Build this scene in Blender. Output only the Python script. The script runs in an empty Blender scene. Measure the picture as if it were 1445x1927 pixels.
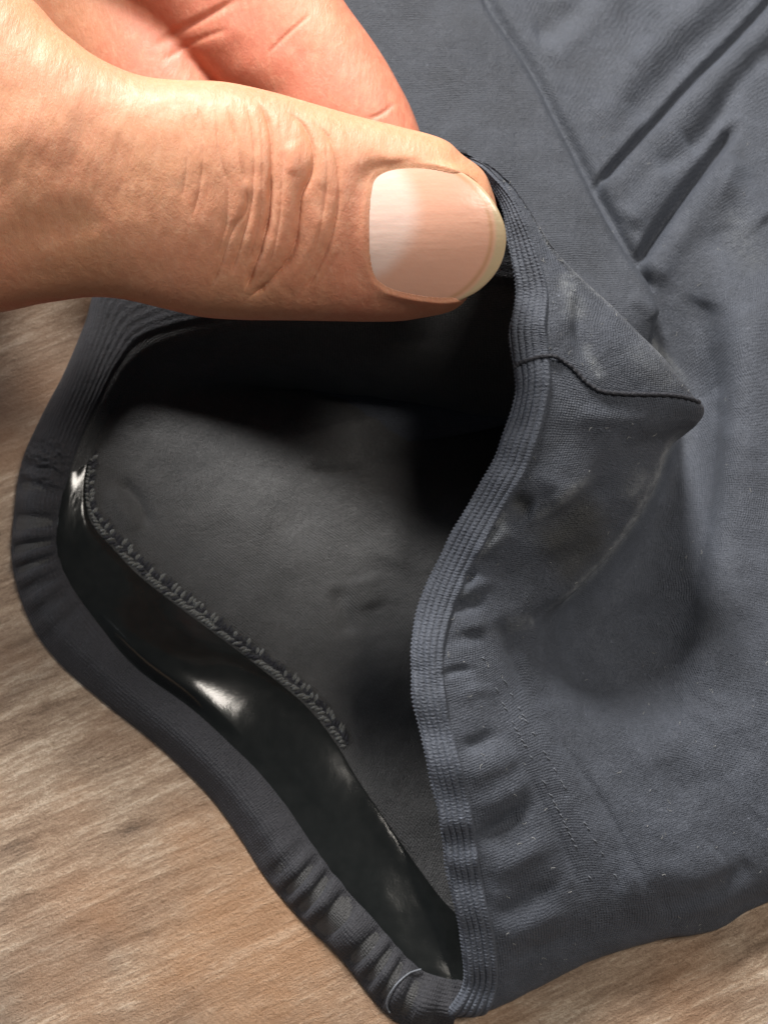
import bpy, bmesh, math, random
import numpy as np
from mathutils import Vector

# ------------------------------------------------------------------ camera, light, exposure
sc = bpy.context.scene
S = 0.01                                   # all modelling below is in centimetres
PW, PH = 1445.0, 1927.0
HFOV = math.radians(34.0)
CAM = np.array([0.0, -6.6, 21.0])
TGT = np.array([0.0, 0.0, 1.0])
cd = bpy.data.cameras.new("camera")
cam = bpy.data.objects.new("camera", cd)
sc.collection.objects.link(cam)
cam.location = Vector(CAM * S)
cam.rotation_euler = (Vector(TGT) - Vector(CAM)).to_track_quat('-Z', 'Y').to_euler()
cd.sensor_fit = 'HORIZONTAL'
cd.sensor_width = 36.0
cd.angle = HFOV
cd.clip_start = 0.005
cd.clip_end = 50.0
cd.dof.use_dof = True
cd.dof.focus_distance = 0.172
cd.dof.aperture_fstop = 55.0
sc.camera = cam

w = bpy.data.worlds.new("World")
sc.world = w
w.use_nodes = True
w.node_tree.nodes["Background"].inputs[0].default_value = (0.80, 0.90, 1.0, 1)
w.node_tree.nodes["Background"].inputs[1].default_value = 0.06

def lamp(name, loc, target, size, power, col):
    d = bpy.data.lights.new(name, 'AREA')
    d.shape = 'RECTANGLE'
    d.size, d.size_y = size
    d.energy = power
    d.color = col
    o = bpy.data.objects.new(name, d)
    sc.collection.objects.link(o)
    o.location = loc
    o.rotation_euler = (Vector(target) - Vector(loc)).to_track_quat('-Z', 'Y').to_euler()
    return o
lamp("ceiling_lamp", (0.54, 0.15, 1.18), (0, 0, 0), (0.30, 0.30), 11.5, (1.0, 0.93, 0.84))
lamp("window_light", (-0.42, 1.20, 0.95), (0, 0, 0), (0.34, 0.34), 58.0, (1.0, 0.97, 0.93))
lamp("side_fill_light", (-1.25, 0.40, 0.55), (0, 0, 0), (0.40, 0.40), 6.0, (0.92, 0.95, 1.0))  # added fill from low left, lifts the floor brightness

sc.view_settings.view_transform = 'Standard'
sc.view_settings.look = 'None'
sc.view_settings.gamma = 1.0
sc.view_settings.use_curve_mapping = False
sc.view_settings.exposure = 0.0

# ------------------------------------------------------------------ geometry helpers
_f = TGT - CAM
FWD = _f / np.linalg.norm(_f)
RGT = np.cross(FWD, [0, 0, 1.0]); RGT /= np.linalg.norm(RGT)
UPV = np.cross(RGT, FWD)
FPX = (PW / 2) / math.tan(HFOV / 2)

def ray(px, py):
    px = np.asarray(px, float); py = np.asarray(py, float)
    return FWD + ((px - PW / 2) / FPX)[..., None] * RGT - ((py - PH / 2) / FPX)[..., None] * UPV

def U(px, py, z):
    """place measured on the photograph, lifted to height z (cm) above the wooden surface"""
    r = ray(px, py)
    t = (np.asarray(z, float) - CAM[2]) / r[..., 2]
    return CAM + r * t[..., None]

def proj(P):
    d = P - CAM
    zc = d @ FWD
    return PW / 2 + FPX * (d @ RGT) / zc, PH / 2 - FPX * (d @ UPV) / zc

def cr(P, u):
    """Catmull-Rom through P[0..n-1] along axis 0, at parameters u in [0, n-1]"""
    n = len(P)
    i = np.clip(np.floor(u).astype(int), 0, n - 2)
    f = (u - i).reshape((-1,) + (1,) * (P.ndim - 1))
    E = np.concatenate([[2 * P[0] - P[1]], P, [2 * P[-1] - P[-2]]])
    a, b, c, d = E[i], E[i + 1], E[i + 2], E[i + 3]
    return b + 0.5 * f * (c - a + f * (2 * a - 5 * b + 4 * c - d + f * (3 * (b - c) + d - a)))

def surf(net, ut, us):
    Q = cr(net, ut)
    return np.swapaxes(cr(np.swapaxes(Q, 0, 1), us), 0, 1)

def sst(e0, e1, x):
    t = np.clip((x - e0) / (e1 - e0), 0, 1)
    return t * t * (3 - 2 * t)

def poly_dist(px, py, pts):
    """distance to a polyline, side sign and parameter 0..1 along it"""
    best = np.full(px.shape, 1e9); sg = np.zeros(px.shape); par = np.zeros(px.shape)
    pts = np.asarray(pts, float)
    L = np.r_[0, np.cumsum(np.linalg.norm(np.diff(pts, axis=0), axis=1))]
    for k in range(len(pts) - 1):
        a, b = pts[k], pts[k + 1]
        ab = b - a; l2 = ab @ ab
        t = np.clip(((px - a[0]) * ab[0] + (py - a[1]) * ab[1]) / l2, 0, 1)
        dx = px - a[0] - t * ab[0]; dy = py - a[1] - t * ab[1]
        d = np.hypot(dx, dy)
        m = d < best
        best = np.where(m, d, best)
        sg = np.where(m, np.sign(ab[0] * dy - ab[1] * dx), sg)
        par = np.where(m, (L[k] + t * (L[k + 1] - L[k])) / L[-1], par)
    return best, sg, par

def smooth_poly(pts, n=60):
    P = np.asarray(pts, float)
    return cr(P, np.linspace(0, len(P) - 1, n))

def groove(px, py, pts, width, amp, taper=0.15, side=0.0):
    """a wrinkle running along pts: gaussian valley (amp<0) or ridge; side adds a one-sided step"""
    Q = smooth_poly(pts, 16) if len(pts) > 2 else np.asarray(pts, float)
    r3 = width * 3.2
    m = (px > Q[:, 0].min() - r3) & (px < Q[:, 0].max() + r3) & (py > Q[:, 1].min() - r3) & (py < Q[:, 1].max() + r3)
    out = np.zeros(px.shape)
    if m.any(): out[m] = _groove(px[m], py[m], Q, width, amp, taper, side)
    return out

def _groove(px, py, Q, width, amp, taper, side):
    d, s, p = poly_dist(px, py, Q)
    tp = sst(0, taper, p) * sst(0, taper, 1 - p) if taper > 0 else 1.0
    h = amp * np.exp(-(d / width) ** 2)
    if side:
        h = h + side * np.where(s > 0, np.exp(-(d / (width * 3.0)) ** 2), 0) * (1 - np.exp(-(d / (width * .6)) ** 2))
    return h * tp

def grid_normals(G):
    du = np.gradient(G, axis=0); dv = np.gradient(G, axis=1)
    n = np.cross(du, dv)
    return n / (np.linalg.norm(n, axis=2, keepdims=True) + 1e-9)

_rng = np.random.default_rng(7)
_tab = _rng.random((64, 64))
def vnoise(x, y):
    xi = np.floor(x).astype(int); yi = np.floor(y).astype(int)
    fx = x - xi; fy = y - yi
    fx = fx * fx * (3 - 2 * fx); fy = fy * fy * (3 - 2 * fy)
    g = lambda a, b: _tab[a % 64, b % 64]
    return ((g(xi, yi) * (1 - fx) + g(xi + 1, yi) * fx) * (1 - fy) + (g(xi, yi + 1) * (1 - fx) + g(xi + 1, yi + 1) * fx) * fy) * 2 - 1

def add_mesh(name, verts, faces, mat, parent=None, uv=None, smooth=True, attrs=None):
    me = bpy.data.meshes.new(name)
    V = np.asarray(verts, float).reshape(-1, 3) * S
    F = np.asarray(faces)
    me.vertices.add(len(V)); me.vertices.foreach_set("co", V.ravel())
    nf, k = F.shape
    me.loops.add(nf * k); me.loops.foreach_set("vertex_index", F.ravel())
    me.polygons.add(nf)
    me.polygons.foreach_set("loop_start", np.arange(0, nf * k, k))
    me.polygons.foreach_set("loop_total", np.full(nf, k))
    me.update(calc_edges=True)
    if uv is not None:
        ul = me.uv_layers.new(name="UVMap")
        ul.data.foreach_set("uv", np.asarray(uv, float).reshape(-1, 2)[F.ravel()].ravel())
    if attrs:
        for an, col in attrs.items():
            a = me.color_attributes.new(an, 'FLOAT_COLOR', 'POINT')
            c = np.ones((len(V), 4)); c[:, :col.shape[1]] = col
            a.data.foreach_set("color", c.ravel())
    if smooth:
        me.polygons.foreach_set("use_smooth", np.ones(nf, bool))
    me.materials.append(mat)
    me.validate()
    o = bpy.data.objects.new(name, me)
    sc.collection.objects.link(o)
    if parent: o.parent = parent
    return o

def grid_faces(n, m, wrap=False):
    i = np.arange(n - 1)[:, None]; j = np.arange(m if wrap else m - 1)[None, :]
    j2 = (j + 1) % m
    f = np.stack([i * m + j, (i + 1) * m + j, (i + 1) * m + j2, i * m + j2], -1)
    return f.reshape(-1, 4)

def grid_uv(G):
    """lengths in cm along both directions, for knit and stitch textures"""
    du = np.r_[0, np.cumsum(np.median(np.linalg.norm(np.diff(G, axis=0), axis=2), axis=1))]
    dv = np.concatenate([np.zeros((G.shape[0], 1)), np.cumsum(np.linalg.norm(np.diff(G, axis=1), axis=2), axis=1)], 1)
    return np.stack([np.broadcast_to(du[:, None], dv.shape), dv], -1)

def sheet(name, G, mat, parent, thick=0.05, offset=-1.0, uv=None):
    o = add_mesh(name, G, grid_faces(G.shape[0], G.shape[1]), mat, parent, uv if uv is not None else grid_uv(G))
    if thick:
        md = o.modifiers.new("cloth_thickness", 'SOLIDIFY')
        md.thickness = thick * S
        md.offset = offset
    return o

def tag(o, label=None, cat=None, kind=None, group=None):
    if label: o["label"] = label
    if cat: o["category"] = cat
    if kind: o["kind"] = kind
    if group: o["group"] = group

# ------------------------------------------------------------------ materials
class NT:
    def __init__(self, name):
        self.m = bpy.data.materials.new(name); self.m.use_nodes = True
        self.t = self.m.node_tree; self.n = self.t.nodes
        self.b = self.n["Principled BSDF"]
    def new(self, typ, **kw):
        nd = self.n.new(typ)
        for k, v in kw.items():
            if isinstance(k, str) and hasattr(nd, k): setattr(nd, k, v)
        return nd
    def link(self, a, b): self.t.links.new(a, b)
    def noise(self, vec, scale, detail=3, rough=0.6, dist=0.0):
        nd = self.n.new('ShaderNodeTexNoise')
        nd.inputs['Scale'].default_value = scale; nd.inputs['Detail'].default_value = detail
        nd.inputs['Roughness'].default_value = rough; nd.inputs['Distortion'].default_value = dist
        if vec is not None: self.link(vec, nd.inputs['Vector'])
        return nd.outputs['Fac']
    def mapping(self, vec, scale=(1, 1, 1), rot=(0, 0, 0), loc=(0, 0, 0)):
        nd = self.n.new('ShaderNodeMapping')
        nd.inputs['Scale'].default_value = scale; nd.inputs['Rotation'].default_value = rot; nd.inputs['Location'].default_value = loc
        self.link(vec, nd.inputs['Vector'])
        return nd.outputs['Vector']
    def math(self, op, a, b=None, c=None):
        nd = self.n.new('ShaderNodeMath'); nd.operation = op
        for i, x in enumerate((a, b, c)):
            if x is None: continue
            if isinstance(x, (int, float)): nd.inputs[i].default_value = x
            else: self.link(x, nd.inputs[i])
        return nd.outputs[0]
    def ramp(self, fac, stops):
        nd = self.n.new('ShaderNodeValToRGB')
        el = nd.color_ramp.elements
        while len(el) < len(stops): el.new(0.5)
        for e, (p, c) in zip(el, stops):
            e.position = p; e.color = tuple(c) + (1,)
        self.link(fac, nd.inputs[0])
        return nd.outputs[0]
    def mix(self, fac, a, b, blend='MIX'):
        nd = self.n.new('ShaderNodeMix'); nd.data_type = 'RGBA'; nd.blend_type = blend
        if isinstance(fac, (int, float)): nd.inputs[0].default_value = fac
        else: self.link(fac, nd.inputs[0])
        for i, x in ((6, a), (7, b)):
            if isinstance(x, tuple): nd.inputs[i].default_value = x + (1,)
            else: self.link(x, nd.inputs[i])
        return nd.outputs[2]
    def bump(self, h, dist, strength=1.0, prev=None):
        nd = self.n.new('ShaderNodeBump')
        nd.inputs['Distance'].default_value = dist * S; nd.inputs['Strength'].default_value = strength
        self.link(h, nd.inputs['Height'])
        if prev is not None: self.link(prev, nd.inputs['Normal'])
        return nd.outputs[0]
    def attr(self, name):
        nd = self.n.new('ShaderNodeAttribute'); nd.attribute_name = name
        return nd.outputs['Color']
    def sep(self, c):
        nd = self.n.new('ShaderNodeSeparateColor'); self.link(c, nd.inputs[0])
        return nd.outputs
    def uv(self): return self.n.new('ShaderNodeTexCoord').outputs['UV']
    def obj(self): return self.n.new('ShaderNodeTexCoord').outputs['Object']

def fabric(name, col, ku=20.0, kv=20.0, knit=0.010, fine_across=True, rough=0.55, sheen=0.06, speck=0.5, toned=False):
    """stretch knit: rows of tiny loops, slight mottling, pale lint specks"""
    T = NT(name)
    uv = T.uv(); ob = T.obj()
    sx = T.new('ShaderNodeSeparateXYZ'); T.link(uv, sx.inputs[0])
    u, v = sx.outputs[0], sx.outputs[1]
    wob = T.noise(uv, 1.3, 2)
    uu = T.math('ADD', u, T.math('MULTIPLY', wob, 0.12)); vv = T.math('ADD', v, T.math('MULTIPLY', wob, 0.10))
    a = T.math('SINE', T.math('MULTIPLY', vv, 2 * math.pi * kv))
    b = T.math('SINE', T.math('MULTIPLY', uu, 2 * math.pi * ku))
    patch = T.ramp(T.noise(uv, 0.9, 3, .6), [(0.35, (0.35,) * 3), (0.65, (1.0,) * 3)])
    rows = T.math('MULTIPLY', T.math('ADD', a, T.math('MULTIPLY', b, 0.55)), patch)
    grain = T.noise(ob, 3200, 3, .7)
    nrm = T.bump(rows, knit, 1.0)
    nrm = T.bump(grain, 0.03, 0.9, nrm)
    nrm = T.bump(T.noise(ob, 420, 4, .6), 0.035, 0.7, nrm)
    mott = T.noise(ob, 160, 5, .65)
    c1 = tuple(x * 0.80 for x in col); c2 = tuple(min(1, x * 1.22) for x in col)
    base = T.ramp(mott, [(0.3, c1), (0.7, c2)])
    base = T.mix(T.math('MULTIPLY', T.ramp(grain, [(0.45, (0,) * 3), (0.70, (1,) * 3)]), 0.42), base, tuple(min(1, x * 2.0 + .01) for x in col))
    lint = T.ramp(T.noise(ob, 1500, 2, .5), [(0.70, (0,) * 3), (0.78, (1,) * 3)])
    base = T.mix(T.math('MULTIPLY', lint, speck), base, tuple(min(1, x * 3 + .03) for x in col))
    if toned:                              # paler along fold edges, dark olive in patches
        sc_ = T.sep(T.attr("fold_tone"))
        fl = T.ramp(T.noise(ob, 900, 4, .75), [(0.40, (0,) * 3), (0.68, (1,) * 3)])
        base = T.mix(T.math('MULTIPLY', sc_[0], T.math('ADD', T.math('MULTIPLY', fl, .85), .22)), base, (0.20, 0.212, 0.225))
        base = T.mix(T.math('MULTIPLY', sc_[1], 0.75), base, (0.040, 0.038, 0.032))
    T.link(base, T.b.inputs['Base Color']); T.link(nrm, T.b.inputs['Normal'])
    T.b.inputs['Roughness'].default_value = rough
    T.b.inputs['Specular IOR Level'].default_value = 0.34
    T.b.inputs['Sheen Weight'].default_value = sheen
    T.b.inputs['Sheen Roughness'].default_value = 0.5
    T.b.inputs['Sheen Tint'].default_value = (0.8, 0.88, 1.0, 1)
    return T.m

COL = (0.047, 0.053, 0.068)
M_leg = fabric("grey_knit", COL, 26, 24, 0.0055, toned=True)
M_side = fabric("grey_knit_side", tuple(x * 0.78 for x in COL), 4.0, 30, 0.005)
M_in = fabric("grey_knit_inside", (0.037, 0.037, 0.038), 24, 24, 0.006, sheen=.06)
M_bind = fabric("grey_binding", tuple(x * 1.12 for x in COL), 23, 4, 0.004, speck=.7)
M_pale = fabric("pale_stitch", (0.12, 0.13, 0.15), 60, 60, 0.002)
M_hem = fabric("charcoal_hem", (0.015, 0.015, 0.019), 26, 3, 0.006, sheen=.08, speck=.2)
M_thread = fabric("charcoal_thread", (0.080, 0.080, 0.072), 60, 60, 0.004, sheen=.5)
M_dark = fabric("black_thread", (0.012, 0.012, 0.017), 60, 60, 0.004, sheen=.1)

M_lint = fabric("pale_lint", (0.34, 0.34, 0.33), 60, 60, 0.001)

def silicone():
    T = NT("silicone_gel")
    ob = T.obj()
    base = T.ramp(T.noise(ob, 350, 4, .6), [(0.3, (0.007, 0.008, 0.008)), (0.75, (0.011, 0.012, 0.012))])
    T.link(base, T.b.inputs['Base Color'])
    T.b.inputs['Roughness'].default_value = 0.15
    T.b.inputs['IOR'].default_value = 1.43
    T.b.inputs['Coat Weight'].default_value = 0.0
    T.b.inputs['Coat Roughness'].default_value = 0.16
    n = T.bump(T.noise(ob, 3000, 2, .6), 0.0022, 0.5)
    T.link(n, T.b.inputs['Normal'])
    return T.m
M_sil = silicone()

def skin():
    T = NT("skin")
    ob = T.obj()
    tint = T.sep(T.attr("tint"))             # R: rosy flesh, G: tanned back of the hand, painted shade on lower fingers
    base = T.mix(tint[0], (0.62, 0.298, 0.168), (0.65, 0.215, 0.135))
    base = T.mix(T.math('MULTIPLY', tint[1], 0.6), base, (0.38, 0.165, 0.075))
    mott = T.noise(ob, 110, 5, .6)
    base = T.mix(T.math('MULTIPLY', T.ramp(mott, [(0.35, (0,) * 3), (0.7, (1,) * 3)]), 0.30), base, (0.58, 0.215, 0.125))
    m2 = T.noise(ob, 420, 4, .6)
    base = T.mix(T.math('MULTIPLY', T.ramp(m2, [(0.45, (0,) * 3), (0.7, (1,) * 3)]), 0.22), base, (0.70, 0.41, 0.25))
    blot = T.ramp(T.noise(ob, 75, 4, .6), [(0.42, (0,) * 3), (0.66, (1,) * 3)])
    base = T.mix(T.math('MULTIPLY', blot, 0.25), base, (0.58, 0.19, 0.12))
    fleck = T.ramp(T.noise(T.mapping(ob, (1.0, 0.35, 1.0)), 900, 5, .7), [(0.50, (0,) * 3), (0.66, (1,) * 3)])
    base = T.mix(T.math('MULTIPLY', fleck, 0.20), base, (0.74, 0.45, 0.30))
    dots = T.ramp(T.noise(ob, 1500, 3, .6), [(0.30, (1,) * 3), (0.42, (0,) * 3)])
    base = T.mix(T.math('MULTIPLY', dots, 0.16), base, (0.40, 0.15, 0.08))
    T.link(base, T.b.inputs['Base Color'])
    T.b.inputs['Subsurface Weight'].default_value = 0.26
    T.b.inputs['Subsurface Radius'].default_value = (1.0, 0.35, 0.18)
    T.b.inputs['Subsurface Scale'].default_value = 0.0028
    r = T.ramp(T.noise(ob, 600, 3, .6), [(0.3, (0.42,) * 3), (0.7, (0.58,) * 3)])
    T.link(r, T.b.inputs['Roughness'])
    T.b.inputs['Specular IOR Level'].default_value = 0.42
    vo = T.new('ShaderNodeTexVoronoi'); vo.feature = 'DISTANCE_TO_EDGE'
    T.link(T.mapping(ob, (1.0, 0.55, 1.0)), vo.inputs['Vector']); vo.inputs['Scale'].default_value = 2300
    cell = T.ramp(vo.outputs['Distance'], [(0.0, (0,) * 3), (0.16, (1,) * 3)])
    n = T.bump(cell, 0.0013, 0.55)
    n = T.bump(T.noise(T.mapping(ob, (1.0, 0.30, 1.0)), 700, 6, .68), 0.026, 0.85, n)
    n = T.bump(T.noise(ob, 2600, 3, .6), 0.004, 0.6, n)
    T.link(n, T.b.inputs['Normal'])
    return T.m
M_skin = skin()

def nail_mat():
    T = NT("fingernail")
    ob = T.obj()
    z = T.sep(T.attr("zone"))                # R: free edge, G: lunula with painted gloss reflection, B: pressed tip of the nail bed
    base = T.mix(z[2], (0.72, 0.39, 0.275), (0.50, 0.27, 0.14))
    base = T.mix(T.math('MULTIPLY', z[1], 0.75), base, (0.85, 0.66, 0.58))
    base = T.mix(z[0], base, (0.55, 0.42, 0.26))
    T.link(base, T.b.inputs['Base Color'])
    T.b.inputs['Subsurface Weight'].default_value = 0.15
    T.b.inputs['Subsurface Radius'].default_value = (1, .45, .3)
    T.b.inputs['Subsurface Scale'].default_value = 0.0018
    T.b.inputs['Roughness'].default_value = 0.27
    T.b.inputs['Specular IOR Level'].default_value = 0.5
    n = T.bump(T.noise(T.mapping(ob, (0.08, 1, 1)), 900, 3, .5), 0.006, 0.6)
    n = T.bump(T.noise(ob, 500, 3, .6), 0.008, 0.6, n)
    T.link(n, T.b.inputs['Normal'])
    return T.m
M_nail = nail_mat()

def wood():
    T = NT("wood_laminate")
    ob = T.obj()
    g = T.mapping(ob, (1, 1, 1), (0, 0, math.radians(-24)))
    long1 = T.noise(T.mapping(g, (0.10, 1.0, 1.0)), 620, 9, .72, .4)
    long2 = T.noise(T.mapping(g, (0.20, 1.0, 1.0)), 190, 4, .6, .6)
    fib = T.noise(T.mapping(g, (0.25, 1.0, 1.0)), 2100, 8, .8)
    pore = T.noise(ob, 3300, 3, .7)
    broad = T.noise(ob, 26, 3, .5)
    f = T.math('ADD', T.math('ADD', T.math('MULTIPLY', long1, 0.36), T.math('MULTIPLY', pore, .12)), T.math('ADD', T.math('MULTIPLY', long2, 0.24), T.math('MULTIPLY', fib, 0.32)))
    c = T.ramp(f, [(0.385, (0.085, 0.057, 0.040)), (0.46, (0.25, 0.170, 0.116)), (0.535, (0.41, 0.300, 0.214)), (0.615, (0.68, 0.56, 0.44))])
    streak = T.noise(T.mapping(g, (0.22, 1.0, 1.0)), 60, 4, .6, .8)
    c = T.mix(T.math('MULTIPLY', T.ramp(streak, [(0.48, (0,) * 3), (0.62, (1,) * 3)]), 0.45), c, (0.150, 0.100, 0.070))
    c = T.mix(T.math('MULTIPLY', T.ramp(broad, [(0.45, (0,) * 3), (0.62, (1,) * 3)]), 0.5), c, (0.40, 0.215, 0.115))
    vd_ = T.new('ShaderNodeVectorMath'); vd_.operation = 'DISTANCE'
    wp = T.noise(ob, 90, 4, .6)
    T.link(ob, vd_.inputs[0]); vd_.inputs[1].default_value = tuple(U(500.0, 1760.0, 0.0) * S)
    dd = T.math('ADD', T.math('MULTIPLY', vd_.outputs['Value'], 100.0), T.math('MULTIPLY', T.math('SUBTRACT', wp, .5), 3.0))
    warm_patch = T.ramp(T.math('DIVIDE', dd, 3.0), [(0.25, (1,) * 3), (0.95, (0,) * 3)])  # warm orange patch beside the lower hem
    c = T.mix(T.math('MULTIPLY', warm_patch, 0.55), c, (0.46, 0.235, 0.110))
    T.link(c, T.b.inputs['Base Color'])
    T.b.inputs['Roughness'].default_value = 0.55
    T.b.inputs['Specular IOR Level'].default_value = 0.35
    n = T.bump(f, 0.12, 1.0)
    n = T.bump(T.noise(ob, 1800, 4, .75), 0.03, 0.9, n)
    T.link(n, T.b.inputs['Normal'])
    return T.m
M_wood = wood()

# ------------------------------------------------------------------ the wooden surface
n = 2
tb = np.array([[-45, -40, -0.02], [45, -40, -0.02], [45, 50, -0.02], [-45, 50, -0.02],
               [-45, -40, -2.0], [45, -40, -2.0], [45, 50, -2.0], [-45, 50, -2.0]], float)
tf = [[0, 1, 2, 3], [7, 6, 5, 4], [0, 4, 5, 1], [1, 5, 6, 2], [2, 6, 7, 3], [3, 7, 4, 0]]
top = add_mesh("wooden_surface", tb, tf, M_wood, smooth=False)
tag(top, kind="structure", label="pale brown wood grain surface under the garment")

# ------------------------------------------------------------------ the garment
leg = bpy.data.objects.new("garment_leg", None)
sc.collection.objects.link(leg)
leg.location = Vector(U(900, 1300, 0.0) * S)
tag(leg, "dark grey stretch garment leg held open at its ribbed hem", "garment")
def own(o):
    o.matrix_parent_inverse = leg.matrix_world.inverted() if False else o.matrix_parent_inverse
    o.parent = leg
    o.location = -leg.location
    return o

# --- upper layer: rim > binding edge > flap > crest > tuck > valley > leg lying flat
# each row runs from the lifted rim outwards; (px, py, height cm)
R = [
 [(700,280,4.30), (715,282,4.35), (725,284,4.32), (735,286,4.25), (735,310,3.5), (740,250,1.6), (700,0,0.9), (700,-250,0.9), (700,-500,0.9)],
 # rim             binding           mid flap          crest             tuck              valley            q1               q2               far
 [(790,285,4.45), (815,290,4.55), (835,292,4.52), (850,296,4.45), (850,330,3.6), (860,330,1.6), (900,120,0.9), (960,-80,0.9), (1040,-330,0.9)],
 [(880,300,4.50), (890,299,4.62), (900,301,4.62), (906,306,4.55), (905,345,3.6), (935,345,1.5), (1010,150,0.9), (1110,-50,0.9), (1230,-280,0.9)],
 [(922,345,4.50), (940,338,4.68), (952,340,4.66), (960,346,4.58), (955,390,3.6), (1000,385,1.4), (1110,230,0.9), (1230,60,0.95), (1420,-150,0.95)],
 [(950,400,4.50), (978,396,4.68), (995,400,4.62), (1006,411,4.52), (1000,450,3.5), (1050,440,1.4), (1160,310,0.95), (1290,170,1.0), (1540,-40,1.0)],
 [(962,470,4.45), (1008,468,4.62), (1034,472,4.56), (1050,482,4.45), (1045,525,3.4), (1095,510,1.4), (1200,410,1.0), (1330,300,1.05), (1600,130,1.0)],
 [(974,548,4.35), (1032,548,4.55), (1095,552,4.45), (1145,572,4.25), (1125,620,3.2), (1165,600,1.4), (1250,520,1.0), (1370,430,1.1), (1620,300,1.0)],
 [(962,618,4.30), (1030,620,4.50), (1140,640,4.40), (1248,672,4.05), (1210,720,3.0), (1235,690,1.4), (1310,620,1.05), (1400,560,1.2), (1640,470,1.0)],
 [(970,690,4.20), (1036,668,4.40), (1170,720,4.20), (1317,751,3.72), (1260,790,2.7), (1275,770,1.35), (1345,730,1.1), (1420,690,1.3), (1660,640,1.0)],
 [(972,750,4.05), (1036,745,4.22), (1170,775,4.00), (1312,792,3.48), (1250,830,2.5), (1270,840,1.2), (1345,820,1.1), (1425,800,1.35), (1670,790,1.0)],
 [(935,860,3.72), (1000,870,3.88), (1130,860,3.70), (1264,833,3.20), (1215,890,2.2), (1245,920,1.1), (1335,920,1.05), (1420,910,1.35), (1670,930,1.0)],
 [(880,960,3.32), (940,975,3.46), (1080,960,3.35), (1227,922,2.92), (1170,970,1.9), (1215,1010,1.05), (1320,1020,1.05), (1415,1020,1.35), (1670,1060,1.0)],
 [(825,1060,2.92), (885,1080,3.04), (1020,1060,2.90), (1166,1020,2.55), (1110,1060,1.7), (1170,1095,1.05), (1300,1120,1.1), (1410,1130,1.35), (1660,1190,1.0)],
 [(790,1150,2.55), (850,1165,2.64), (960,1145,2.50), (1088,1102,2.20), (1060,1140,1.5), (1120,1180,1.10), (1270,1220,1.15), (1400,1240,1.35), (1650,1310,1.0)],
 [(776,1235,2.25), (836,1245,2.32), (925,1220,2.20), (1010,1168,1.98), (1020,1195,1.70), (1085,1260,1.25), (1240,1310,1.25), (1390,1340,1.35), (1640,1420,.95)],
 [(786,1340,1.95), (846,1345,2.02), (925,1315,1.95), (985,1270,1.80), (1030,1295,1.62), (1110,1350,1.42), (1240,1400,1.35), (1390,1440,1.35), (1630,1510,.9)],
 [(812,1450,1.70), (872,1450,1.78), (950,1415,1.75), (1020,1385,1.66), (1070,1400,1.56), (1140,1440,1.46), (1260,1485,1.38), (1400,1520,1.25), (1620,1570,.8)],
 [(834,1560,1.46), (894,1555,1.54), (980,1515,1.55), (1055,1490,1.52), (1110,1500,1.48), (1180,1530,1.42), (1290,1570,1.30), (1410,1590,1.10), (1610,1600,.7)],
 [(850,1660,1.24), (908,1655,1.32), (1000,1620,1.36), (1085,1590,1.36), (1140,1595,1.33), (1210,1615,1.27), (1310,1640,1.12), (1415,1640,0.92), (1610,1630,.6)],
 [(872,1760,1.00), (930,1755,1.06), (1020,1725,1.10), (1110,1690,1.10), (1165,1690,1.08), (1235,1695,1.00), (1325,1700,0.86), (1420,1675,0.70), (1610,1645,.45)],
 [(880,1850,0.72), (938,1845,0.76), (1030,1800,0.80), (1120,1760,0.80), (1180,1748,0.76), (1250,1740,0.68), (1340,1730,0.56), (1428,1690,0.48), (1615,1645,.3)],
 [(850,1900,0.42), (920,1902,0.44), (1020,1853,0.45), (1110,1808,0.45), (1180,1785,0.42), (1250,1766,0.38), (1345,1751,0.32), (1432,1702,0.30), (1620,1640,.2)],
 [(830,1900,0.16), (900,1893,0.08), (1020,1843,0.08), (1110,1798,0.08), (1180,1776,0.08), (1250,1758,0.08), (1345,1743,0.08), (1430,1697,0.08), (1620,1632,.06)],
 [(870,1850,0.03), (930,1830,0.03), (1030,1780,0.03), (1120,1735,0.03), (1180,1710,0.03), (1250,1700,0.03), (1345,1690,0.03), (1430,1650,0.03), (1620,1585,.03)],
]
R = np.array(R, float)
R[:8, 5, 2] = 0.95; R[:8, 6, 2] -= 0.05
for r_, d_ in zip(range(13, 20), (.25, .5, .65, .7, .55, .38, .2)):
    R[r_, 0:8, 2] += d_ * np.array([1, 1, .85, .55, .35, .2, .1, 0])
for r_, (a_, b_, c_) in {6: (.9, .85, 1.1), 7: (.75, .7, 1.25), 8: (.6, .62, 1.35), 9: (.55, .72, 1.36), 10: (.55, .80, 1.32), 11: (.6, .85, 1.30), 12: (.7, .92, 1.30), 13: (.95, 1.0, 1.32), 14: (1.2, 1.12, 1.36)}.items():
    R[r_, 5, 2], R[r_, 6, 2], R[r_, 7, 2] = a_, b_, c_
TOPNET = U(R[..., 0], R[..., 1], R[..., 2])
NR, NC = TOPNET.shape[:2]

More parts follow.
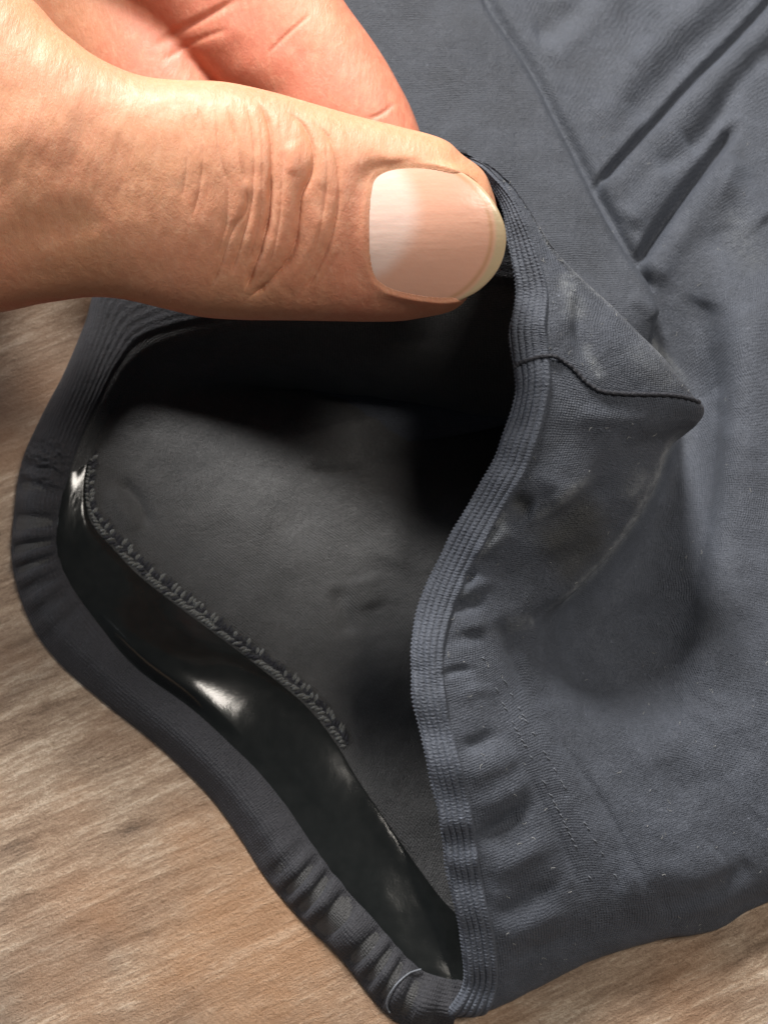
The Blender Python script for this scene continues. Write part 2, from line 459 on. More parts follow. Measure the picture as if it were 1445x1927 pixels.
def upper_wrinkles(px, py):
    h = np.zeros_like(px)
    g = groove
    # line of hem stitching showing on the outside, with the raised band beside it
    h += g(px, py, [(945, 1190), (990, 1290), (1060, 1400), (1140, 1520), (1222, 1685)], 9, -0.045, .1, side=0.0)
    h += g(px, py, [(915, 1200), (955, 1300), (1020, 1420), (1090, 1540), (1165, 1690)], 30, 0.045, .15)
    h += g(px, py, [(890, 1230), (925, 1320), (985, 1440), (1045, 1560), (1105, 1690)], 8, -0.028, .15)
    # gathers between binding and stitch line
    for pts, wd, am in [
        ([(815, 1278), (860, 1262), (905, 1262)], 9, -0.05), ([(850, 1318), (900, 1300), (940, 1300)], 13, .03),
        ([(850, 1410), (900, 1400), (950, 1375)], 16, -0.075), ([(860, 1465), (930, 1440), (990, 1400)], 24, .06),
        ([(880, 1595), (940, 1560), (1015, 1500)], 17, -0.10), ([(880, 1535), (945, 1495), (1010, 1450)], 26, .07),
        ([(895, 1650), (960, 1625), (1060, 1560)], 26, .07), ([(905, 1725), (980, 1705), (1070, 1650)], 18, -.06),
        ([(910, 1770), (990, 1745), (1080, 1700)], 24, .05), ([(930, 1815), (1030, 1780), (1120, 1740)], 16, -.04)]:
        h += g(px, py, pts, wd, am * 1.1, .42)
    # flap: pinched creases
    for pts, wd, am in [
        ([(1083, 540), (1088, 600), (1096, 650), (1118, 692)], 8, -0.085), ([(1062, 530), (1066, 590), (1072, 640)], 15, .05),
        ([(1110, 590), (1170, 660), (1260, 735)], 20, .03),
        ([(955, 935), (985, 955), (1010, 965)], 16, -.11), ([(1000, 900), (1050, 920), (1030, 970)], 18, .05),
        ([(1010, 975), (1080, 930), (1140, 880)], 18, .05), ([(960, 1010), (1040, 990), (1110, 930), (1180, 860)], 22, -.085),
        ([(880, 1050), (930, 1020), (960, 985)], 11, .06), ([(835, 1140), (875, 1142), (920, 1125)], 8, -.08),
        ([(850, 1115), (900, 1100), (950, 1080)], 14, .05), ([(870, 1085), (895, 1095)], 12, -.05),
        ([(985, 1090), (1050, 1060), (1120, 990)], 22, -.07), ([(1000, 1040), (1075, 1020), (1150, 940)], 16, .045),
        ([(930, 1160), (960, 1200), (985, 1250)], 14, -.05), ([(1000, 800), (1080, 830), (1160, 815)], 30, -.03),
        ([(1060, 780), (1160, 790), (1260, 800)], 18, .03), ([(830, 1215), (880, 1200), (930, 1205)], 12, -.04),
        ([(860, 1185), (920, 1175)], 12, .03)]:
        h += g(px, py, pts, max(wd * 1.25, 15), am * 1.15, .4)
    h += g(px, py, [(890, -60), (935, 30), (1010, 145), (1062, 245), (1122, 362), (1182, 470), (1228, 555)], 13, -0.16, .05)
    # leg lying flat: long folds at the upper right
    far = sst(600, 380, py + (1445 - px) * 0.2)
    for pts, wd, am, sd in [
        ([(1480, -40), (1390, 60), (1300, 150), (1210, 250), (1105, 365)], 9, -0.15, 0),
        ([(1500, 0), (1400, 110), (1300, 200), (1190, 320), (1120, 390)], 34, 0.15, 0),
        ([(1440, -60), (1370, 30), (1300, 95), (1180, 230)], 30, -0.10, 0),
        ([(1400, -80), (1300, 30), (1200, 130), (1110, 250)], 30, 0.09, 0),
        ([(1390, 225), (1335, 300), (1285, 365), (1240, 430), (1195, 505)], 12, -0.17, 0),
        ([(1390, 290), (1330, 380), (1270, 460), (1220, 540)], 30, 0.13, 0),
        ([(1470, 70), (1390, 150), (1340, 230), (1270, 300), (1230, 330)], 20, -0.12, 0),
        ([(1300, 260), (1240, 350), (1180, 430)], 26, 0.09, 0),
        ([(1120, -40), (1060, 40), (1000, 60)], 24, -.06, 0), ([(1030, 120), (1090, 60), (1180, -20)], 30, .05, 0),
        ([(1445, 420), (1400, 370), (1350, 350)], 30, .07, 0),
        ([(1480, 500), (1390, 480), (1350, 420)], 26, -.05, 0),
        ([(1330, 560), (1300, 660), (1340, 760)], 34, -.06, 0),
        ([(1420, 520), (1400, 700), (1385, 900), (1350, 1080), (1310, 1260), (1280, 1330)], 42, .13, 0),
        ([(1330, 800), (1320, 950), (1280, 1100), (1240, 1240)], 44, -.03, 0),
        ([(1500, 1100), (1420, 1200), (1380, 1330)], 60, -.05, 0),
        ([(1340, 1610), (1385, 1570), (1430, 1530)], 36, -.03, 0),
        ([(1180, 1430), (1260, 1400), (1330, 1330)], 40, .05, 0), ([(1250, 1500), (1330, 1470), (1420, 1390)], 50, -.05, 0),
        ([(1230, 1710), (1320, 1690), (1420, 1620)], 22, -.04, 0), ([(1160, 1650), (1260, 1640), (1380, 1640)], 34, .05, 0)]:
        h += g(px, py, pts, wd * (.95 if wd < 16 else 1.0), am * (1.7 if wd < 16 else 1.35 if wd < 32 else 1.1), .12, sd)
    h += 0.014 * vnoise(px / 60, py / 60) + 0.007 * vnoise(px / 23 + 9, py / 23)
    return h

def calm(G, us, ut):
    w_ = (sst(1.4, 2.2, us) * sst(5.2, 4.4, us))[None, :, None]
    for _ in range(int(90 * (len(ut) / 620.0) ** 2) if len(ut) < 900 else 0):
        A_ = G.copy()
        A_[1:-1] = (G[:-2] + 2 * G[1:-1] + G[2:]) / 4
        G = G + (A_ - G) * w_ * sst(7.5, 6.0, ut)[:, None, None]
    return G

def top_surface(ut, us, extra=None):
    G = calm(surf(TOPNET, ut, us), us, ut)
    N = grid_normals(G)
    px, py = proj(G)
    h = upper_wrinkles(px, py)
    vis = sst(3.6, 3.3, us)[None, :] + sst(4.4, 5.2, us)[None, :]      # the tucked strip stays plain
    low = sst(13.0, 14.0, ut)[:, None]
    h = h * np.clip(vis + low, 0, 1)
    # wrinkles of the lying leg do not climb onto the flap and vice versa
    G = G + N * h[..., None]
    return G, N

TN = 620
ut = np.linspace(0, NR - 1, TN)
us = np.concatenate([np.linspace(0.0, 3, 230), np.linspace(3, 5, 110)[1:], np.linspace(5, NC - 1, 240)[1:]])
Gt, Nt = top_surface(ut, us)
flip = -1.0 if np.mean(Nt[300:480, 20:150, 2]) < 0 else 1.0
if flip < 0:
    def top_surface_(ut, us):
        G0 = calm(surf(TOPNET, ut, us), us, ut); N = -grid_normals(G0)
        px, py = proj(G0)
        h = upper_wrinkles(px, py)
        vis = sst(3.6, 3.3, us)[None, :] + sst(4.4, 5.2, us)[None, :]
        low = sst(13.0, 14.0, ut)[:, None]
        return G0 + N * (h * np.clip(vis + low, 0, 1))[..., None], N
    top_surface = top_surface_
    Gt, Nt = top_surface(ut, us)
print("flip", flip)

def sheet_up(name, G, mat, thick=0.05, uv=None):
    n = grid_normals(G)
    o = sheet(name, G, mat, leg, thick, -1.0, uv)
    return o
# give the sheet its outer face on the lit side
if flip < 0:
    GtM = Gt[:, ::-1]
else:
    GtM = Gt
uvm = grid_uv(Gt)
if flip < 0: uvm = uvm[:, ::-1]
pxw, pyw = proj(GtM)
fold_tone = np.zeros(GtM.shape[:2]); olive = np.zeros(GtM.shape[:2])  # strength of pale fold edges and of dark olive patches
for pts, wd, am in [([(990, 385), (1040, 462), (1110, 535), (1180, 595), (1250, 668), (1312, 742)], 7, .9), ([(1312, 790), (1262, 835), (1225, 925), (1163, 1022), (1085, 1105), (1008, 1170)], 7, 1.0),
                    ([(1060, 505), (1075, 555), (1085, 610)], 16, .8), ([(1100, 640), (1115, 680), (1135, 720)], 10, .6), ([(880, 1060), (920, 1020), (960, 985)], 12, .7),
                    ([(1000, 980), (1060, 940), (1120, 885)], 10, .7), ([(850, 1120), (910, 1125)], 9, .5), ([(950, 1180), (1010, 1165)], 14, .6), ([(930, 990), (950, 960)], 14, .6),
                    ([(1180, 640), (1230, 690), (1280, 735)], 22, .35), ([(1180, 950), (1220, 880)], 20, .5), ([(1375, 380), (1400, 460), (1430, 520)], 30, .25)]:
    fold_tone += groove(pxw, pyw, pts, wd, am, .2)
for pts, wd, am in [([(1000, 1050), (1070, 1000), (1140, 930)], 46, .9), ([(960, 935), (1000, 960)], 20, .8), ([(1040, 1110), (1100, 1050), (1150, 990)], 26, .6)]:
    olive += groove(pxw, pyw, pts, wd, am, .3)
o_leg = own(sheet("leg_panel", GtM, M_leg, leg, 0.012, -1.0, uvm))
ca = o_leg.data.color_attributes.new("fold_tone", 'FLOAT_COLOR', 'POINT')
cw = np.ones((fold_tone.size, 4)); cw[:, 0] = np.clip(fold_tone.ravel(), 0, 1); cw[:, 1] = np.clip(olive.ravel(), 0, 1); cw[:, 2] = 0
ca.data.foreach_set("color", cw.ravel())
tag(o_leg, "grey outer fabric folded back from the opening")

# binding: ribbed edging of the lifted rim, five rows of chain stitch, wrapped round the edge
def binding():
    nt = 2200
    t = np.linspace(1, 21.6, nt)
    vs = np.linspace(0, 0.98, 58)
    G0, N0 = top_surface(t, np.r_[vs, 1.02])
    N0 = N0[:, :-1]; G0 = G0[:, :-1]
    L = np.r_[0, np.cumsum(np.linalg.norm(np.diff(G0[:, 0], axis=0), axis=1))]
    q = vs[None, :]
    # 5 rounded ribs
    ph = (q * 5.0) % 1.0
    rib = np.sqrt(np.clip(1 - (2 * ph - 1) ** 2, 0, 1))
    chain = 0.5 + 0.5 * np.sin(2 * math.pi * L[:, None] / 0.062 + np.floor(q * 5) * 2.1 + 2.2 * np.abs(2 * ph - 1))
    wob = vnoise(L[:, None] * 1.7, q * 2) * 0.012
    pucker = 0.034 * np.sin(2 * math.pi * L[:, None] / 0.85 + 2.5 * vnoise(L[:, None] * .8, q * 0 + 3)) * (0.4 + 0.6 * vnoise(L[:, None] * .5, q * 0 + 7))
    h = 0.018 + 0.036 * rib + 0.005 * chain * rib + wob * 1.5 + pucker
    h = h * sst(1.0, 0.93, q) + 0.004
    G = G0 + N0 * h[..., None]
    # round the edge: extra columns outside and below the rim
    A = G0[:, 0] - G0[:, 3]; A /= np.linalg.norm(A, axis=1, keepdims=True)
    cols = []
    edge = 0.05 + 0.02 * vnoise(L * 2.3, L * 0) + 0.012 * np.sin(2 * math.pi * L / 0.062)
    for a in np.linspace(200, 0, 12)[:-1]:
        ar = math.radians(a)
        off = A * (edge * math.sin(ar))[:, None] + N0[:, 0] * ((0.045) * math.cos(ar) - 0.02)[..., None] if False else A * (edge * math.sin(ar))[:, None] + N0[:, 0] * (0.055 * math.cos(ar) - 0.03)
        cols.append(G0[:, 0] + off)
    back = [G0[:, k] - N0[:, k] * 0.06 for k in (22, 12, 4)]
    GG = np.concatenate([np.stack(back + cols, 1), G], 1)
    if flip < 0: GG = GG[:, ::-1]
    uv = grid_uv(GG); uv[..., 0] = L[:, None]
    return own(sheet("hem_binding", GG, M_bind, leg, 0, -1, uv))
o_b = binding()
tag(o_b, "ribbed grey elastic edging along the lifted rim")

# black seam running over the flap: a sunken line with a dark cord of thread in it
def tube(P, r, k=8):
    P = np.asarray(P, float); n_ = len(P)
    T = np.gradient(P, axis=0); T /= np.linalg.norm(T, axis=1, keepdims=True) + 1e-12
    ref = np.array([0.2, 0.1, 1.0]); A = np.cross(T, ref); A /= np.linalg.norm(A, axis=1, keepdims=True) + 1e-12
    B = np.cross(T, A)
    th = np.arange(k) * 2 * math.pi / k
    r = np.broadcast_to(np.asarray(r, float), (n_,))
    V = P[:, None] + r[:, None, None] * (np.cos(th)[None, :, None] * A[:, None] + np.sin(th)[None, :, None] * B[:, None])
    return V.reshape(-1, 3), grid_faces(n_, k, True)

def on_grid(G, N, pts, off):
    """points of the sheet nearest (in view) to measured photograph places"""
    px, py = proj(G)
    f = (N @ FWD) * 1.0
    out = []
    for x, y in pts:
        d = (px - x) ** 2 + (py - y) ** 2 + np.where(f < 0, 0, 400)
        i = np.unravel_index(np.argmin(d), d.shape)
        out.append(G[i] + N[i] * off)
    return np.array(out)

seam_px = smooth_poly([(968, 692), (990, 681), (1020, 672), (1045, 672), (1075, 690), (1100, 716), (1130, 735), (1180, 741), (1240, 742), (1285, 746), (1316, 757)], 150)
sub = (slice(170, 290), slice(0, 232))
SP = on_grid(Gt[sub], Nt[sub], seam_px, 0.0)
for _ in range(4): SP[1:-1] = (SP[:-2] + SP[1:-1] * 2 + SP[2:]) / 4
hx = np.where(seam_px[:, 0] < 1050, 0.075, 0.022)
for _ in range(6): hx[1:-1] = (hx[:-2] + hx[1:-1] + hx[2:]) / 3
SNrm = on_grid(Gt[sub], Nt[sub], seam_px, 1.0) - on_grid(Gt[sub], Nt[sub], seam_px, 0.0)
v, f = tube(SP + SNrm * (hx - 0.012)[:, None], 0.034 + 0.006 * np.sin(np.arange(150) * 1.3), 8)
o_s = own(add_mesh("seam", v, f, M_dark, leg, np.zeros((len(v), 2))))
tag(o_s, "black side seam crossing the folded flap")

# rows of cover stitching showing through on the outside of the hem
def cover_stitching():
    rnd = random.Random(5)
    Vs, Fs, base = [], [], 0
    px, py = proj(Gt); 
    sel = (slice(380, 600), slice(60, 400))
    Gs, Ns, xs, ys = Gt[sel], Nt[sel], px[sel], py[sel]
    for line in ([(905, 1235), (945, 1325), (1005, 1440), (1065, 1560), (1120, 1680)], [(935, 1255), (975, 1335), (1045, 1455), (1110, 1570), (1180, 1690)]):
        P = smooth_poly(line, 400)
        l = np.r_[0, np.cumsum(np.linalg.norm(np.diff(P, axis=0), axis=1))]
        d = 0.0
        while d < l[-1] - 12:
            pts = []
            for k in range(4):
                q = d + k * 2.6
                x = np.interp(q, l, P[:, 0]) + rnd.uniform(-.6, .6) + k * 1.2; y = np.interp(q, l, P[:, 1])
                i_ = np.unravel_index(np.argmin((xs - x) ** 2 + (ys - y) ** 2), xs.shape)
                pts.append(Gs[i_] + Ns[i_] * (0.001 + 0.009 * math.sin(math.pi * k / 3)))
            v, f = tube(np.array(pts), np.array([.004, .010, .010, .004]), 5)
            d += rnd.uniform(11, 15)
            if rnd.random() < .45: continue
            Vs.append(v); Fs.append(f + base); base += len(v)
    V = np.concatenate(Vs); F = np.concatenate(Fs)
    o = own(add_mesh("cover_stitching", V, F, M_pale, leg, np.zeros((len(V), 2))))
    o["kind"] = "stuff"; tag(o, "two faint rows of grey stitches running down from the flap")
cover_stitching()

def lint():
    rnd = random.Random(11)
    Vs, Fs, base = [], [], 0
    for n_ in range(170):
        i_ = rnd.randrange(70, 560); j_ = rnd.choice([rnd.randrange(60, 228), rnd.randrange(345, 560)])
        p, nn = Gt[i_, j_], Nt[i_, j_]
        a_ = rnd.uniform(0, 6.28); t1 = Gt[i_ + 1, j_] - p; t1 /= np.linalg.norm(t1) + 1e-9; t2 = np.cross(nn, t1)
        ln = rnd.uniform(.02, .09); bend = rnd.uniform(-.6, .6)
        pts = []
        for k in range(5):
            x = k / 4 - .5; an = a_ + bend * x * 2
            pts.append(p + (t1 * math.cos(an) + t2 * math.sin(an)) * x * ln + nn * (0.008 + .02 * abs(x) * rnd.random()))
        v, f = tube(np.array(pts), 0.0028, 4)
        Vs.append(v); Fs.append(f + base); base += len(v)
    V = np.concatenate(Vs); F = np.concatenate(Fs)
    o = own(add_mesh("lint", V, F, M_lint, leg, np.zeros((len(V), 2))))
    o["kind"] = "stuff"; tag(o, "tiny pale lint fibres clinging to the grey fabric")
lint()

# --- side panel: the other fabric lying flat at the upper middle, its edge turned under along the seam
PN = [
 # along the turned edge: edge underside, edge, crown, inner ...
 [(720,-330,0.95), (722,-330,1.2), (705,-320,1.3), (640,-300,1.25), (520,-260,1.18), (300,-200,1.0), (100,-120,0.5)],
 [(880,-60,0.95), (884,-52,1.12), (868,-40,1.22), (800,-20,1.22), (660,10,1.18), (400,60,1.0), (150,120,0.5)],
 [(925,30,0.95), (924,30,1.12), (905,45,1.22), (840,70,1.22), (690,110,1.18), (450,170,1.0), (200,230,.5)],
 [(1000,145,0.95), (999,145,1.12), (978,158,1.22), (910,185,1.22), (760,230,1.18), (520,300,1.0), (260,360,.5)],
 [(1052,245,0.95), (1051,245,1.14), (1030,258,1.24), (965,290,1.24), (830,330,1.18), (600,410,1.0), (330,480,.5)],
 [(1112,362,0.95), (1111,362,1.16), (1090,374,1.26), (1025,400,1.25), (900,440,1.18), (680,520,0.8), (420,590,.4)],
 [(1172,470,0.95), (1171,470,1.18), (1150,482,1.28), (1085,510,1.25), (960,540,1.1), (760,620,0.6), (520,680,.3)],
 [(1232,572,0.95), (1231,572,1.18), (1210,584,1.28), (1145,610,1.2), (1020,650,1.0), (840,720,0.5), (620,760,.2)],
 [(1215,700,0.6), (1215,700,.7), (1200,712,.75), (1150,730,.75), (1080,760,0.9), (900,810,0.4), (700,840,.15)],
]
PN = np.array(PN, float)
PNET = U(PN[..., 0], PN[..., 1], PN[..., 2])
PN[:, 1:4, 2] += 0.34; PN[:, 4, 2] += .2
PNET = U(PN[..., 0], PN[..., 1], PN[..., 2])
gp = surf(PNET, np.linspace(0, 8, 320), np.r_[np.linspace(0, 3, 120), np.linspace(3, 6, 160)[1:]])
npn = grid_normals(gp)
sgn = 1.0 if npn[:, 150:, 2].mean() > 0 else -1.0
px, py = proj(gp)
hh = 0.02 * vnoise(px / 110, py / 110 + 4) + 0.008 * vnoise(px / 35, py / 35)
hh += groove(px, py, [(830, 0), (850, 120), (900, 260), (1000, 400)], 60, .05, .2) + groove(px, py, [(770, 0), (800, 160), (850, 260)], 50, -.05, .2)
hh += groove(px, py, [(960, 480), (1060, 490), (1170, 560)], 26, -.05, .2) + groove(px, py, [(1180, 560), (1215, 575), (1240, 600)], 14, .05, .2)
gp = gp + sgn * npn * hh[..., None]
uvp = np.stack([px / 120.0, py / 120.0], -1)
if sgn < 0: gp = gp[:, ::-1]; uvp = uvp[:, ::-1]
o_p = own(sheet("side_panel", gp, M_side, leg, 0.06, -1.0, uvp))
tag(o_p, "flat grey fabric panel with its seamed edge behind the thumb")

# --- lower layer: hem band > silicone gripper > stitch line > inside of the leg
B = [
 # outer edge      hem crown        band edge        gripper          stitch line      inside 1         inside 2        inside 3
 [(850,1935,.05), (860,1905,.34), (880,1850,.26), (900,1790,.16), (925,1735,.12), (965,1640,.10), (1010,1500,.08), (1080,1300,.08)],
 [(745,1922,.04), (765,1880,.42), (800,1800,.30), (830,1740,.24), (860,1680,.15), (905,1580,.10), (955,1440,.08), (1060,1210,.08)],
 [(642,1805,.04), (675,1775,.44), (725,1722,.36), (765,1670,.28), (805,1600,.16), (855,1500,.10), (925,1350,.08), (1050,1110,.08)],
 [(565,1728,.04), (598,1694,.46), (645,1630,.38), (695,1568,.32), (735,1500,.20), (785,1400,.12), (885,1230,.10), (1040,1000,.08)],
 [(500,1650,.04), (535,1618,.46), (595,1560,.40), (645,1500,.34), (692,1430,.20), (755,1320,.14), (868,1170,.10), (1030,980,.08)],
 [(447,1568,.04), (482,1540,.46), (548,1492,.42), (600,1430,.36), (655,1365,.22), (725,1255,.18), (848,1120,.12), (1020,950,.08)],
 [(388,1490,.04), (420,1462,.46), (478,1412,.42), (535,1352,.38), (605,1300,.24), (690,1180,.22), (820,1035,.14), (1010,900,.08)],
 [(300,1405,.04), (330,1375,.46), (385,1325,.42), (440,1268,.38), (510,1222,.26), (630,1092,.28), (790,950,.18), (1005,860,.08)],
 [(200,1325,.04), (228,1292,.46), (272,1243,.42), (335,1188,.38), (403,1140,.28), (560,1012,.34), (760,892,.22), (1000,825,.1)],
 [(110,1245,.04), (138,1212,.46), (182,1165,.42), (238,1112,.38), (302,1060,.30), (485,962,.36), (725,852,.24), (995,800,.1)],
 [(55,1165,.05), (85,1140,.50), (135,1100,.46), (188,1052,.42), (250,1012,.34), (440,920,.36), (700,822,.24), (990,785,.1)],
 [(24,1060,.08), (56,1050,.56), (110,1032,.50), (155,1000,.46), (208,970,.38), (405,882,.34), (690,792,.24), (985,770,.1)],
 [(28,960,.12), (60,960,.62), (114,962,.56), (152,942,.50), (188,930,.42), (395,860,.32), (690,780,.22), (985,760,.1)],
 [(42,870,.18), (74,880,.70), (128,900,.62), (160,885,.54), (190,878,.44), (400,830,.30), (695,765,.22), (985,750,.1)],
 [(78,785,.26), (104,800,.80), (150,835,.70), (178,828,.58), (206,825,.46), (420,790,.28), (705,748,.2), (985,740,.1)],
 [(122,700,.36), (142,715,.95), (184,760,.84), (206,770,.66), (235,775,.50), (440,758,.26), (715,735,.2), (985,735,.1)],
 [(160,610,.55), (178,615,1.15), (225,685,1.02), (246,712,.78), (280,735,.54), (470,740,.24), (725,728,.2), (985,730,.1)],
 [(190,535,.85), (205,535,1.45), (275,635,1.25), (300,675,.95), (335,712,.62), (505,732,.24), (735,726,.2), (985,730,.1)],
 [(300,470,1.60), (312,468,2.0), (390,605,1.65), (410,650,1.2), (430,700,.75), (560,732,.26), (760,726,.2), (985,730,.1)],
 [(450,425,2.40), (458,422,2.75), (520,590,2.2), (530,645,1.6), (540,700,.95), (630,738,.30), (790,728,.2), (985,730,.1)],
 [(620,380,3.30), (626,378,3.55), (660,580,2.8), (664,650,2.0), (668,710,1.15), (720,750,.4), (840,735,.25), (985,735,.1)],
 [(760,330,4.10), (765,328,4.30), (785,560,3.2), (786,650,2.3), (788,720,1.3), (815,765,.5), (890,745,.3), (985,740,.1)],
 [(830,300,4.45), (832,300,4.55), (870,540,3.4), (872,650,2.4), (872,730,1.4), (890,780,.6), (940,750,.35), (1000,745,.1)],
 [(865,302,4.42), (868,303,4.50), (960,540,3.6), (980,650,2.6), (990,730,1.6), (1000,790,.8), (1010,765,.4), (1030,755,.1)],
 [(885,306,4.40), (888,307,4.46), (1030,560,3.6), (1060,660,2.6), (1080,740,1.6), (1085,800,.8), (1080,780,.4), (1060,765,.1)],
]
B = np.array(B, float)
B[1:6, 3, 2] += np.array([.04, .05, .05, .04, .03]); B[1:6, 4, 2] += np.array([.10, .14, .14, .12, .08]); B[0:6, 5, 2] += .08
for r_ in range(1, 9): B[r_, 2, :2] += (B[r_, 0, :2] - B[r_, 2, :2]) * .16
BNET = U(B[..., 0], B[..., 1], B[..., 2])
NB = len(B)

def inner_wrinkles(px, py):
    h = 0.02 * vnoise(px / 70, py / 70) + 0.008 * vnoise(px / 26, py / 26 + 5)
    for pts, wd, am in [
        ([(215, 900), (250, 930), (270, 970), (278, 1000)], 14, -.10), ([(195, 920), (225, 960), (255, 1010)], 22, .08),
        ([(570, 878), (620, 888), (690, 882)], 11, -.09), ([(560, 850), (620, 840), (690, 845)], 30, .08),
        ([(630, 1100), (650, 1160), (665, 1200)], 16, -.08), ([(680, 1080), (700, 1150)], 28, .06),
        ([(330, 870), (430, 930), (540, 1010)], 60, .06), ([(480, 820), (560, 930), (600, 1060)], 40, -.03),
        ([(700, 930), (740, 1000), (720, 1080)], 40, .08)]:
        h += groove(px, py, pts, wd, am, .25)
    return h

def low_surface(ut, us, wr=True):
    G = surf(BNET, ut, us)
    N = grid_normals(G)
    if N[:len(ut) // 2, :, 2].mean() < 0: N = -N
    if wr:
        px, py = proj(G)
        G = G + N * (inner_wrinkles(px, py) * sst(3.6, 4.4, us)[None, :])[..., None]
    return G, N

utb = np.linspace(0, NB - 1, 520)
usb = np.r_[np.linspace(0.0, 1.6, 60), np.linspace(1.6, 4, 90)[1:], np.linspace(4, 7, 170)[1:]]
Gb, Nb = low_surface(utb, usb)
nb_raw = grid_normals(Gb)
bf = nb_raw[:260, :, 2].mean() < 0
GbM = Gb[:, ::-1] if bf else Gb
ub = grid_uv(Gb)
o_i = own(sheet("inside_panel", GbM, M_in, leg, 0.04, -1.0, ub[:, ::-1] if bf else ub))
tag(o_i, "matt inside of the leg seen through the opening")

def flipg(G, uv):
    return (G[:, ::-1], uv[:, ::-1]) if bf else (G, uv)

# hem band along the lower rim: fine ribs along it, gathers across it
def hem_band():
    nt = 1500
    t = np.linspace(0.0, NB - 1.02, nt)
    vs = np.linspace(0.0, 2.0, 80)
    G0, N0 = low_surface(t, vs, False)
    L = np.r_[0, np.cumsum(np.linalg.norm(np.diff(G0[:, 30], axis=0), axis=1))]
    px, py = proj(G0)
    q = vs[None, :] / 2
    ribs = 0.005 * np.sin(2 * math.pi * q * 16)
    gz = np.exp(-((t - 11.5) / 1.6) ** 2) + 1.0 * np.exp(-((t - 2.6) / 1.2) ** 2) + .5 * np.exp(-((t - 0.9) / .6) ** 2)
    gat = np.sin(2 * math.pi * L / 0.42 + 3.0 * vnoise(L * 1.1, L * 0 + 2))
    gat = np.sign(gat) * np.abs(gat) ** 0.7
    h = 0.03 + ribs + 0.075 * (gz * gat)[:, None] * np.sin(math.pi * np.clip(q, 0, 1)) ** .7
    h = h + 0.035 * vnoise(L[:, None] * .7, q * 1.5) * np.sin(math.pi * q)
    # lumpy bar tack where the rim was sewn together (left side)
    bt = np.exp(-((px - 85) / 40) ** 2 - ((py - 870) / 38) ** 2)
    h = h + bt * (0.03 + 0.05 * vnoise(px / 7, py / 6))
    h = h * (0.35 + .65 * sst(0, .12, q)) * (1 - .75 * sst(.93, 1, q))
    G = G0 + N0 * h[..., None]
    uv = np.stack([np.broadcast_to(L[:, None], px.shape), np.broadcast_to(q * 0.8, px.shape)], -1)
    G, uv = flipg(G, uv)
    return own(sheet("hem_band", G, M_hem, leg, 0.03, -1, uv))
o_h = hem_band()
tag(o_h, "charcoal ribbed hem band along the lower rim")

# silicone gripper: glossy rounded strip with two low swells
def gripper():
    nt = 900
    t = np.linspace(0.0, 13.2, nt)
    vs = np.linspace(1.94, 3.55, 90)
    G0, N0 = low_surface(t, vs, False)
    q = ((vs - vs[0]) / (vs[-1] - vs[0]))[None, :]
    L = np.r_[0, np.cumsum(np.linalg.norm(np.diff(G0[:, 45], axis=0), axis=1))][:, None]
    prof = 0.016 * np.clip(1 - np.abs(2 * q - 1) ** 6, 0, 1)
    lump = 0.30 * np.exp(-((t[:, None] - 7.7) / 1.0) ** 2 - ((q - .2) / .45) ** 2) * sst(0, .2, q) + .02 * np.exp(-((t[:, None] - 2.2) / .5) ** 2 - ((q - .3) / .25) ** 2)
    h = 0.010 + prof + lump + 0.010 * vnoise(L * .9, q * 2) + 0.0012 * vnoise(L * 7, q * 9)
    h = h * sst(0, .8, t)[:, None] * sst(13.2, 11.8, t)[:, None] + .004
    G = G0 + N0 * h[..., None]
    uv = np.stack([np.broadcast_to(L, G.shape[:2]), np.broadcast_to(q, G.shape[:2])], -1)
    G, uv = flipg(G, uv)
    return own(sheet("silicone_gripper", G, M_sil, leg, 0.02, -1, uv))
o_g = gripper()
tag(o_g, "shiny black silicone gripper strip inside the hem")

